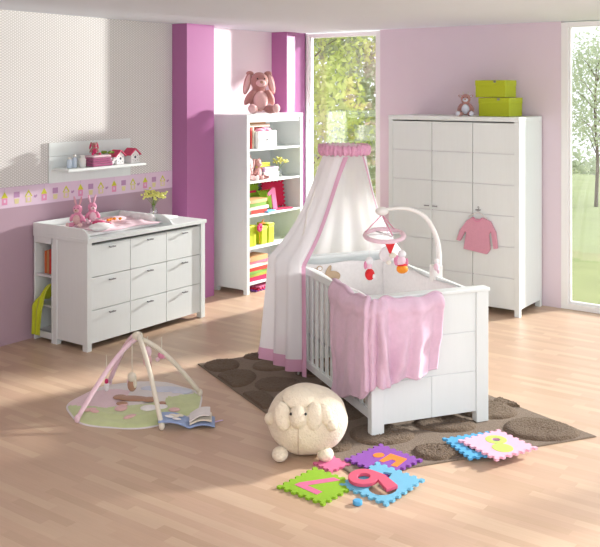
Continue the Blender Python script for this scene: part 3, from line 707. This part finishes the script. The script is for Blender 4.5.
for u in (0, CW-.01):
    obj('top_rail', [(u-.015, u+.015, .03, CL-.03, .80, .855)], 'white', t, bevel=.004)
    obj('bottom_rail', [(u-.015, u+.015, .03, CL-.03, .085, .145)], 'white', t, bevel=.004)
    for k in range(13):
        w_ = .03+(CL-.06)*(k+1)/14
        obj('slat', [(u-.008, u+.008, w_-.02, w_+.02, .14, .81)], 'white', t, bevel=.003)
obj('bed_base', [(.02, CW-.03, .03, CL-.03, .30, .32)], 'white_in', t)
o = obj('mattress', [(.025, CW-.035, .035, CL-.035, .345, .45)], 'whitec', None, bevel=.02, loc=(*P0, 0), rot=(0, 0, CA)); tag(o, 'white mattress inside the cot', 'mattress')
# bumper
b = BM()
def bump(u, v):
    pts = [(.06, .25), (.05, .8), (.05, CL-.10), (.09, CL-.05), (.4, CL-.045), (.70, CL-.05), (.745, CL-.1), (.745, .8), (.745, .25)]
    p = along(BP, u); z = .452+.395*v+.008*math.sin(u*40)*v; k = .016*math.sin(v*PI)
    c = Vector((.4, .7)); q = (Vector((p.x, p.y))-c); q.normalize()
    return Vector((p.x-q.x*k, p.y-q.y*k, z))
BP = smooth([(.05, .25, 0), (.045, .8, 0), (.045, CL-.10, 0), (.085, CL-.05, 0), (.4, CL-.045, 0), (.70, CL-.05, 0), (.745, CL-.1, 0), (.748, .8, 0), (.748, .25, 0)], 6)
surf(b, bump, 90, 10)
t = cotthing('cot_bumper', 'white padded cot bumper with an embroidered bear inside the cot', 'cot bumper')
obj('padding', b, 'whitec', t, solid=.02)
b = BM()
def onb(x, z, r, d=.0, mi=0): ell(b, (x, CL-.075-d, z), (r, .006, r*.85), mi=mi, n=14)
onb(.11, .765, .066, 0, 3); onb(.055, .815, .026, 0, 3); onb(.165, .815, .026, 0, 3); onb(.11, .765, .058, .004, 1); onb(.055, .815, .018, .004, 1); onb(.165, .815, .018, .004, 1); onb(.11, .75, .022, .008, 3); onb(.11, .755, .009, .013, 2); onb(.085, .785, .007, .009, 2); onb(.135, .785, .007, .009, 2)
e = obj('bear_motif', b, ['creamp', 'whitec', 'brown', 'brownl'], t)
b = BM(); ell(b, (.27, CL-.077, .745), (.075, .008, .045)); ell(b, (.24, CL-.077, .79), (.02, .008, .05), (0, R(25), 0)); obj('hill_motif', b, 'brownl', t)
b = BM(); tube(b, [Vector((.045+.0, .55+.02*0, .8))]+[Vector((.2+.5*k/12, CL-.078, .62+.06*math.sin(k/12*PI*1.5))) for k in range(13)][:0]+[Vector((.05, .6, .8))], .004, 5); b.free()
b = BM(); tube(b, [(.2+.5*k/14, CL-.078, .60+.05*math.sin(k/14*PI*1.6)) for k in range(15)], .005, 5); obj('piping', b, 'lilac', t)

b = BM()
def quilt(u, v):
    e = min(1, min(u, 1-u, v, 1-v)*7); z = .455+(.10+.03*noise.noise(Vector((u*3, v*4, 1)))+.012*noise.noise(Vector((u*9, v*11, 3))))*math.sin(e*PI/2)
    return Vector((.075+.62*u, .10+1.0*v, z))
surf(b, quilt, 30, 44)
t = cotthing('cot_quilt', 'puffy white quilt lying inside the cot below the pink duvet', 'quilt'); obj('quilt_cover', b, 'whitec', t, solid=.01)

# duvet hung over the corner
t = cotthing('duvet', 'pink cotton duvet hanging over the near corner of the cot', 'duvet')
OUT = smooth([(-.055, .55, 0), (-.065, .30, 0), (-.07, .02, 0), (-.055, -.055, 0), (.02, -.07, 0), (.22, -.072, 0), (.43, -.07, 0)], 10)
NRM = smooth([(-1, 0, 0), (-1, 0, 0), (-1, -.3, 0), (-.8, -.8, 0), (-.2, -1, 0), (0, -1, 0), (0, -1, 0)], 10)
b = BM()
def duv(s, v):
    p = along(OUT, s); n = along(NRM, s).normalized()
    zt = .905+.012*math.sin(s*21)+.008*math.sin(s*47+1)
    zb = .11+.50*min(s, .45)+.16*max(0, s-.45)+.010*math.sin(s*34)
    if s < .05: zb += (.05-s)*1.2
    k = .22
    ruck = (.045*max(0, math.sin(s*31+.4-.0))**3+.012*math.sin(s*58+1))*(.2+.8*max(0, min(1, (s-.38)*8)))
    if v < k:                                    # inside the cot, up to the rail, puffy
        a = v/k
        d = -.17*(1-a)+.02*a; z = .60+(zt-.60)*math.sin(a*PI/2)+.015*math.sin(s*26)*(1-a)
        off = d+.0*a
        return Vector((p.x+n.x*off, p.y+n.y*off, z))
    a = (v-k)/(1-k); z = zt-(zt-zb)*a-.0
    lift = .035*math.sin(min(1, a*7)*PI/2)*(1-a*.4)+ruck*(.3+.7*a)*1.0 + .022*math.sin(PI*min(1,a*1.02))*(1-.5*a)
    side = .05*a*(a)*math.sin(s*9)*.3
    ext = 0
    bl = Vector((0, 0, 0))
    if s > .93: lift -= .02*a
    wr = .016*noise.noise(Vector((s*9+a*2.2, a*3.0-s*2, .7)))+.007*noise.noise(Vector((s*22+a*5, a*7, 3)))
    ridge = .05*math.exp(-((s-.60-.10*a)/.018)**2)*a**.6+.04*math.exp(-((s-.84+.10*a)/.022)**2)*a**.7-.02*math.exp(-((s-.68-.05*a)/.03)**2)
    lift += wr*min(1, a*4)+ridge+.012*math.sin(min(1, a*5)*PI)
    wob = Vector((n.y, -n.x, 0))*(.045*a*(s-.45)*1.2)
    return Vector((p.x+n.x*lift, p.y+n.y*lift, z))+wob-Vector((n.y, -n.x, 0))*(.05*math.sin(a*PI*.9)*(1-min(1, s*6)))
surf(b, duv, 130, 70)
obj('duvet_cover', b, 'pink', t, solid=.016)
b = BM(); tube(b, [duv(s/60, 1) for s in range(61)], .011, 6); obj('hem', b, 'pink', t)

# canopy
t = cotthing('cot_canopy', 'white voile canopy with pink ruffled ring and pink trim over the cot', 'canopy')
RC = Vector((.325, 1.25, 0)); RR = .18; ZT = 1.765
MID = smooth([(-.06, 1.10, 0), (-.13, 1.27, 0), (-.2, 1.50, 0), (-.08, 1.64, 0), (.2, 1.66, 0), (.5, 1.64, 0), (.78, 1.62, 0), (.89, 1.5, 0), (.89, 1.34, 0)], 6)
HEM = smooth([(-.06, 1.08, 0), (-.14, 1.26, 0), (-.2, 1.56, 0), (-.16, 1.87, 0), (.15, 1.95, 0), (.5, 1.92, 0), (.85, 1.85, 0), (1.0, 1.6, 0), (.95, 1.32, 0)], 6)
def veil(s, v, off=0):
    ang = R(-103-312*s); top = RC+Vector((math.cos(ang), math.sin(ang), 0))*RR*.93; top.z = ZT-.05
    m_ = along(MID, s).copy(); m_.z = .90; h_ = along(HEM, s).copy(); h_.z = .065+.02*math.sin(s*11)
    K = .56
    if v < K:
        a = v/K; p = top.lerp(m_, a); sag = math.sin(a*PI); p = p.lerp(Vector((RC.x, RC.y+.05, p.z)), .16*sag)
    else:
        a = (v-K)/(1-K); p = m_.lerp(h_, a)
    n = Vector((p.x-RC.x, p.y-RC.y, 0)); n = n.normalized() if n.length > 1e-4 else n
    amp = .004+.036*v*v; e = min(1, s*14)
    return p+n*(amp*(math.sin(s*74)+.55*math.sin(s*41+2))*e+off)
b = BM(); surf(b, veil, 260, 60, lambda s, v: 1 if (s < .042 or s > .975 or v > .955) else 0)
obj('veil', b, ['veil', 'veilp'], t, fix=False)
b = BM()
def ruf(u, v):
    a = u*2*PI; k = .010*math.sin(u*2*PI*34)+.006*math.sin(u*2*PI*53+1); bul = .02*math.sin(v*PI)
    rr = RR+bul+k*(.6+.8*abs(2*v-1)); return RC+Vector((math.cos(a)*rr, math.sin(a)*rr, ZT-.04+.076*v+.006*math.sin(u*2*PI*27)))
surf(b, ruf, 220, 10); obj('ruffle', b, 'ruff', t, solid=.004)
b = BM(); surf(b, lambda u, v: RC+Vector((math.cos(u*2*PI)*RR*v, math.sin(u*2*PI)*RR*v, ZT+.03+.02*(1-v))), 40, 5); obj('ring_top', b, 'pinkl', t, fix=False)
b = BM(); tube(b, [(-.05, 1.28, 0.03), (-.05, 1.28, .9), (.03, 1.28, 1.3), (.17, 1.27, 1.65), (.325, 1.25, 1.80)], .009, 8); obj('pole', b, 'plastic', t)

# musical mobile clamped to the right rail
t = cotthing('crib_mobile', 'white arched musical mobile arm clamped to the far rail of the cot', 'mobile', .015)
MW = .60
b = BM(); bx(b, CW-.05, CW+.03, MW-.03, MW+.03, .80, .93); obj('clamp', b, 'plastic', t, bevel=.008)
b = BM(); pts = smooth([(.80, MW, .90), (.80, MW, 1.02), (.775, MW, 1.14), (.70, MW, 1.27), (.60, MW, 1.335), (.48, MW, 1.36), (.34, MW, 1.352)], 6)
tube(b, pts, [.02-.008*(i/(len(pts)-1)) for i in range(len(pts))], 10); obj('arm', b, 'plastic', t)
b = BM(); ell(b, (.335, MW, 1.345), (.05, .038, .032)); obj('music_box', b, 'plastic', t)
RX, RZ, Rr = .355, 1.170, .138
b = BM()
for k in range(3):
    a = k*2.09+.5; tube(b, [(RX-.02, MW, 1.32), (RX+Rr*math.cos(a), MW+Rr*math.sin(a), RZ+.02)], .004, 5)
obj('strings', b, 'pinkc', t)
b = BM(); pts = [(RX+Rr*math.cos(2*PI*k/40), MW+Rr*math.sin(2*PI*k/40), RZ+.024*(.43*math.cos(2*PI*k/40)+.9*math.sin(2*PI*k/40))) for k in range(41)]; tube(b, pts, .018, 8, flat=.9); obj('ring', b, 'pinkl', t)
b = BM(); tube(b, [(RX-Rr, MW, RZ+.01), (RX+Rr, MW, RZ+.01)], .006, 6); tube(b, [(RX, MW-Rr, RZ+.01), (RX, MW+Rr, RZ+.01)], .006, 6); obj('crossbar', b, 'whitec', t)
def hang(u, w_, ztop, parts, name):
    b = BM(); zz_ = [p[0][2]+p[1][2] for p in parts]; tube(b, [(u, w_, RZ), (u, w_, ztop)], .002, 4)
    ms = []
    for c, r, m in parts:
        if m not in ms: ms.append(m)
        ell(b, (u+c[0], w_+c[1], ztop+c[2]), r, mi=ms.index(m), n=12)
    return obj('hanging_toy', b, ms, t, label=name)
hang(RX-.13, MW-.02, 1.02, [((0, 0, -.02), (.03, .025, .028), 'whitec'), ((0, 0, -.06), (.022, .02, .03), 'pinkl'), ((.0, -.01, -.115), (.036, .03, .042), 'red'), ((.02, -.035, -.125), (.012, .01, .016), 'whitec'), ((-.03, 0, -.05), (.012, .012, .03), 'pinkc')], 'white and red hanging animal')
hang(RX+.13, MW-.02, 1.05, [((0, 0, -.02), (.032, .025, .03), 'whitec'), ((-.01, 0, -.065), (.04, .028, .04), 'pinkl'), ((.0, -.005, -.125), (.045, .035, .034), 'orange'), ((0, 0, -.098), (.04, .032, .01), 'red'), ((-.045, 0, -.06), (.02, .015, .04), 'pinkc'), ((.04, 0, -.08), (.012, .012, .03), 'pinkc')], 'pink hanging animal in an orange pot')
hang(RX+.06, MW+.12, 1.11, [((.02, 0, -.10), (.065, .02, .06), 'whitec')], 'white round hanging cloud')
b = BM(); tube(b, [(RX-.02, MW-.13, RZ), (RX-.02, MW-.13, RZ-.04)], .002, 4); prism(b, [[(-.036, 0), (.036, 0), (.004, -.07), (-.004, -.07)]], -.008, .008, Matrix.Translation((RX-.02, MW-.13, RZ-.035)) @ Matrix(((1, 0, 0, 0), (0, 0, -1, 0), (0, 1, 0, 0), (0, 0, 0, 1))))
ell(b, (RX-.0, MW-.13, RZ-.12), (.03, .015, .02), mi=1, n=10); ell(b, (RX-.03, MW-.13, RZ-.17), (.02, .012, .016), mi=1, n=10)
obj('hanging_toy', b, ['red', 'creamp'], t, label='red triangle pennant with cream figure')
b = BM(); tube(b, [(.74, MW-.07, .95), (.74, MW-.07, 1.08)], .002, 4); ell(b, (.74, MW-.07, .93), (.022, .018, .03), mi=1, n=10); ell(b, (.74, MW-.07, .97), (.018, .016, .018), mi=0, n=10); ell(b, (.755, MW-.07, .90), (.012, .01, .02), mi=1, n=8)
tube(b, [(.74, MW-.07, 1.08), (.79, MW, 1.09)], .002, 4)
obj('pull_cord_toy', b, ['whitec', 'pinkl'], t)

# ---------------------------------------------------------------- plush sheep
t = thing('plush_sheep', 'big round cream plush sheep sitting at the rug edge in front of the cot', 'soft toy', (3.475, -4.477, .003), R(36.1))
b = BM(); ell(b, (0, 0, .209), (.249, .21, .208), n=48)
for v in b.verts:
    v.co += (v.co-Vector((0, 0, .209))).normalized()*(noise.noise(v.co*14)*.007)
obj('body', b, 'cream', t, sub=1)
b = BM(); ell(b, (-.055, -.180, .285), (.058, .068, .068), (R(-12), 0, 0), n=24); f = obj('face', b, 'cream', t)
for q in (-1, 1):
    b = BM(); ell(b, (-.055+q*.044, -.224, .318), .0085, n=10); obj('eye', b, 'black', f)
b = BM(); tube(b, [(-.055, -.2105*math.cos(k/12*1.5-.1)-.001, .209-.208*math.sin(k/12*1.5-.1)) for k in range(11)], .0022, 6); obj('seam', b, 'brownl', t)
for x, a in ((-.148, -8), (.040, 6)):
    b = BM(); ell(b, (x, -.180, .290), (.053, .036, .082), (R(-16), R(a), 0), n=24); obj('ear', b, 'cream', t)
b = BM(); ell(b, (.108, -.162, .29), (.042, .034, .070), (R(-16), R(-12), R(20)), n=20); obj('ear_flap', b, 'cream', t)
b = BM(); ell(b, (-.055, -.11, .375), (.10, .08, .045), (R(30), 0, 0), n=20); obj('fringe', b, 'cream', t)
for x, y_ in ((-.225, -.07), (.145, -.175)):
    b = BM(); ell(b, (x, y_, .235), (.036, .045, .036), n=20); obj('arm', b, 'cream', t)
for x in (-.165, .108):
    b = BM(); ell(b, (x, -.125, .042), (.05, .06, .041), n=20); obj('foot', b, 'cream', t)

# ---------------------------------------------------------------- foam tiles on the floor
t = tile('lime green foam tile with a pink 7 inlay, on the floor by the sheep', (3.80, -4.82, .001), R(-4), .335, 'green_f')
flat([SEVEN], 'magenta_f', 'digit_inlay', t, RT(175, .0, .01, 1.15))
t = tile('purple foam tile with orange numeral shapes on the rug edge', (3.93, -4.33, .012), R(-10), .33, 'purple_f')
flat([arc(-.055, .02, .032, .038, 0, 340, 16)], 'orange_f', 'digit_inlay', t, None)
flat([[(-.02, .09), (.10, .10), (.13, -.03), (.09, -.04), (.075, .03), (.04, .03), (.03, -.04), (-.0, -.04)]], 'orange_f', 'digit_inlay', t, None)
HX = arc(.045, -.045, .08, .08, 60, -200, 26)+[(-.065, .10), (-.015, .115), (.005, .05)]
t = tile('light blue foam tile with a cut-out numeral, resting on the purple tile', (4.085, -4.61, .0145), R(-8), .345, 'blue_f', R(4.6), hole=[HX])
t = thing('foam_numeral', 'rose pink foam number 9 lying on the light blue tile', 'foam number', (3.987, -4.644, .0285), R(-8)); t.rotation_euler = (R(4.6), 0, R(-8))
b = BM(); prism(b, [NINE, NINE_H], 0, .02, RT(89, .05, 0, 1.42)); obj('numeral_body', b, 'rose_f', t, bevel=.003)
t = thing('foam_tile', 'small pink foam tile corner between the green and purple tiles', 'foam tile', (3.70, -4.54, .001), R(-15))
b = BM(); prism(b, [teeth(3, .16, .012)], 0, .014); obj('tile_body', b, 'magenta_f', t)
b = BM(); lathe(b, [(.022, 0), (.026, .004), (.026, .02), (.022, .024)], seg=20); tag(obj('foam_plug', b, 'blue2_f', loc=(4.09, -4.87, .001)), 'small round blue foam plug on the floor in front of the tiles', 'foam piece')
t = tile('blue foam tile with a curved cut-out, under the pink tile at right', (4.315, -3.83, .030), R(-34), .33, 'blue2_f', hole=[arc(.03, .0, .09, .09, 0, 345, 20)])
t = tile('pale pink foam tile with a lime 8 inlay, on top at right', (4.42, -3.79, .0455), R(-23), .34, 'pink_f', hole=[arc(-.05, .035, .024, .024, 0, 340, 14)])
flat([arc(-.05, .035, .066, .066, 0, 350, 24), arc(-.05, .035, .027, .027, 0, 340, 14)], 'lime_f', 'digit_inlay', t, None)
flat([arc(.065, -.02, .066, .062, 0, 350, 24)], 'lime_f', 'digit_inlay', t, None)

# ---------------------------------------------------------------- play gym
MC = (1.995, -4.50)
t = thing('play_mat', 'round padded baby play mat with green rim and pink field on the floor', 'play mat', (*MC, 0))
b = BM()
def mt(u, v):
    a = u*2*PI; rr = v*(.475+.010*math.sin(a*7)); z = .032*(1-v**8)+.003*math.sin(v*22)+.003*noise.noise(Vector((math.cos(a)*v*7, math.sin(a)*v*7, 0)))
    return Vector((rr*math.cos(a), rr*math.sin(a), max(.001, z) if v < 1 else .001))
def mm(u, v):
    a = u*2*PI; x, y_ = v*math.cos(a), v*math.sin(a)
    X = x*.808+y_*.589; Y = -x*.589+y_*.808            # along and away from the viewer side
    if v > .965: return 2
    if Y < -.22+.10*math.sin(X*4): return 0
    if X > .45 and Y < .25+.1*math.sin(X*9): return 0
    if X < -.15 and Y < .45: return 1
    return 2
surf(b, mt, 120, 40, mm); bmesh.ops.remove_doubles(b, verts=b.verts, dist=.0002); obj('mat_pad', b, ['mat_g', 'mat_p', 'mat_w'], t)
def patch(name, pts, m, z=.03, label=None):
    b = BM()
    for (x, y_, rx_, ry_, rz_) in pts: ell(b, (x, y_, z+.004), (rx_, ry_, .012), (0, 0, R(rz_)), n=14)
    obj(name, b, m, t)
c_, s_ = math.cos(R(36.1)), math.sin(R(36.1))
def V(X, Y): return (X*c_-Y*s_, X*s_+Y*c_)
def pp(X, Y, rx_, ry_, a=0): x, y_ = V(X, Y); return (x, y_, rx_, ry_, 36.1+a)
patch('bear_applique', [pp(-.02, .0, .13, .05, -8), pp(-.12, .03, .05, .045), pp(.10, -.02, .06, .045)], 'brown', .036)
patch('cloud_applique', [pp(.18, .22, .14, .06), pp(.30, .18, .08, .06), pp(.06, .24, .07, .05)], 'mat_b', .026)
patch('sheep_applique', [pp(.12, -.17, .06, .055), pp(.20, -.15, .05, .045)], 'whitec', .03)
patch('bunny_applique', [pp(-.07, -.18, .045, .05), pp(-.07, -.10, .035, .045)], 'palepl', .03)
for q in (pp(-.08, -.10, .04, .03), pp(.20, -.10, .03, .03)): patch('mouse_applique', [q], 'brown', .036)
for q in ([pp(-.28, -.20, .05, .02, 20), pp(-.24, -.23, .04, .02, -30)], [pp(.02, -.33, .05, .02, 40)], [pp(.3, -.2, .04, .03)]): patch('flower_applique', q, 'palepl', .028)
# arches
FA, FB, FC, FD = (1.945, -4.985), (2.495, -4.745), (2.26, -4.12), (1.55, -4.35); AP = (2.02, -4.51, .50)
t = thing('play_arch', 'crossed pink and cream padded play arches standing over the mat', 'play arch', (*MC, 0))
def loc_(p, z): return (p[0]-MC[0], p[1]-MC[1], z)
def arch(f0, f1, m0, m1, h):
    a0, a1 = Vector(loc_(f0, .03)), Vector(loc_(f1, .03)); ap = Vector((AP[0]-MC[0], AP[1]-MC[1], h))
    pts = []
    for p, q in ((a0, ap), (ap, a1)):
        seg = []
        for k in range(13):
            s_k = k/12; up = s_k if p is a0 else 1-s_k
            hz = .62*math.sin(up*PI/2)+.38*up; xy = p.lerp(q, s_k); z_ = .03+(h-.03)*hz
            seg.append(Vector((xy.x, xy.y, z_)))
        pts.append(seg)
    # each half bows out with height like a bent rod
    for seg, m in zip(pts, (m0, m1)):
        b = BM(); tube(b, seg, .017, 10); ell(b, seg[0 if seg is pts[0] else -1], (.02, .02, .028)); obj('arch_leg', b, m, t)
arch(FA, FC, 'pinkl', 'creamp', .475)
arch(FB, FD, 'creamp', 'pinkl', .505)
b = BM(); ell(b, (AP[0]-MC[0], AP[1]-MC[1], .49), (.04, .04, .032)); obj('crossing_cuff', b, 'creamp', t)
def dangle(x, y_, ztop, z, spec, name):
    b = BM(); x -= MC[0]; y_ -= MC[1]; tube(b, [(x, y_, ztop), (x, y_, z)], .003, 5); ms = ['creamp']
    for c, r, m in spec:
        if m not in ms: ms.append(m)
        ell(b, (x+c[0], y_+c[1], z+c[2]), r, mi=ms.index(m), n=12)
    obj('hanging_toy', b, ms, t, label=name)
dangle(2.06, -4.45, .48, .37, [((0, 0, 0), (.03, .03, .04), 'pinkl'), ((.0, 0, -.06), (.035, .03, .045), 'palepl'), ((.03, -.01, -.09), (.015, .015, .03), 'rosebrown')], 'pink hanging plush')
dangle(2.04, -4.58, .46, .22, [((0, 0, 0), (.035, .03, .035), 'creamp'), ((0, 0, -.055), (.035, .03, .045), 'brown'), ((.03, 0, -.04), (.015, .015, .03), 'creamp'), ((-.03, 0, -.04), (.015, .015, .03), 'pinkl')], 'cream and brown hanging plush')
dangle(2.10, -4.35, .46, .33, [((0, 0, 0), (.03, .028, .026), 'pinkc'), ((0.02, 0.02, -.01), (.02, .02, .02), 'palepl'), ((-.02, -.02, -.03), (.016, .016, .016), 'pinkl')], 'small pink hanging flower')
dangle(1.80, -4.60, .34, .15, [((0, 0, 0), (.014, .014, .02), 'hot'), ((0, 0, -.04), (.02, .02, .032), 'whitec')], 'white hanging drop with red tip')

# cloth book
t = thing('cloth_book', 'open light blue cloth baby book lying beside the play mat', 'cloth book', (2.575, -4.57, .002), R(42))
def page(x0, x1, z0, z1, m, name, w_=.085, th=.012, y0=0):
    b = BM(); n = 8
    for k in range(n):
        a, c = k/n, (k+1)/n
        def zc(q): return z0+(z1-z0)*q+.018*math.sin(q*PI)*(1 if z1 > z0 else .4)
        vs_ = [b.verts.new(p) for p in ((x0+(x1-x0)*a, -w_, zc(a)), (x0+(x1-x0)*c, -w_, zc(c)), (x0+(x1-x0)*c, w_, zc(c)), (x0+(x1-x0)*a, w_, zc(a)))]
        b.faces.new(vs_)
    bmesh.ops.remove_doubles(b, verts=b.verts, dist=.0005)
    return obj(name, b, m, t, solid=th, bevel=.003)
page(0, -.20, .012, .055, 'bluebook', 'cover'); page(0, .17, .010, .012, 'bluebook', 'cover')
page(.005, .15, .03, .045, 'creamp', 'page', .08, .01); page(.003, .14, .045, .085, 'mat_w', 'page', .078, .008)
b = BM(); ell(b, (-.10, 0, .065), (.035, .03, .006), (0, R(10), 0)); ell(b, (-.06, .03, .055), (.025, .02, .006), (0, R(10), 0)); obj('bear_print', b, ['creamp'], t)
b = BM(); ell(b, (-.13, -.03, .073), (.03, .02, .005), (0, R(10), 0)); ell(b, (-.08, -.05, .062), (.03, .015, .005), (0, R(10), 0)); obj('cloud_print', b, 'whitec', t)
b = BM(); tube(b, [(.165, .0, .012), (.2, .02, .012), (.225, .03, .012)], .008, 6, flat=.4); obj('ribbon_tag', b, 'lilac', t)
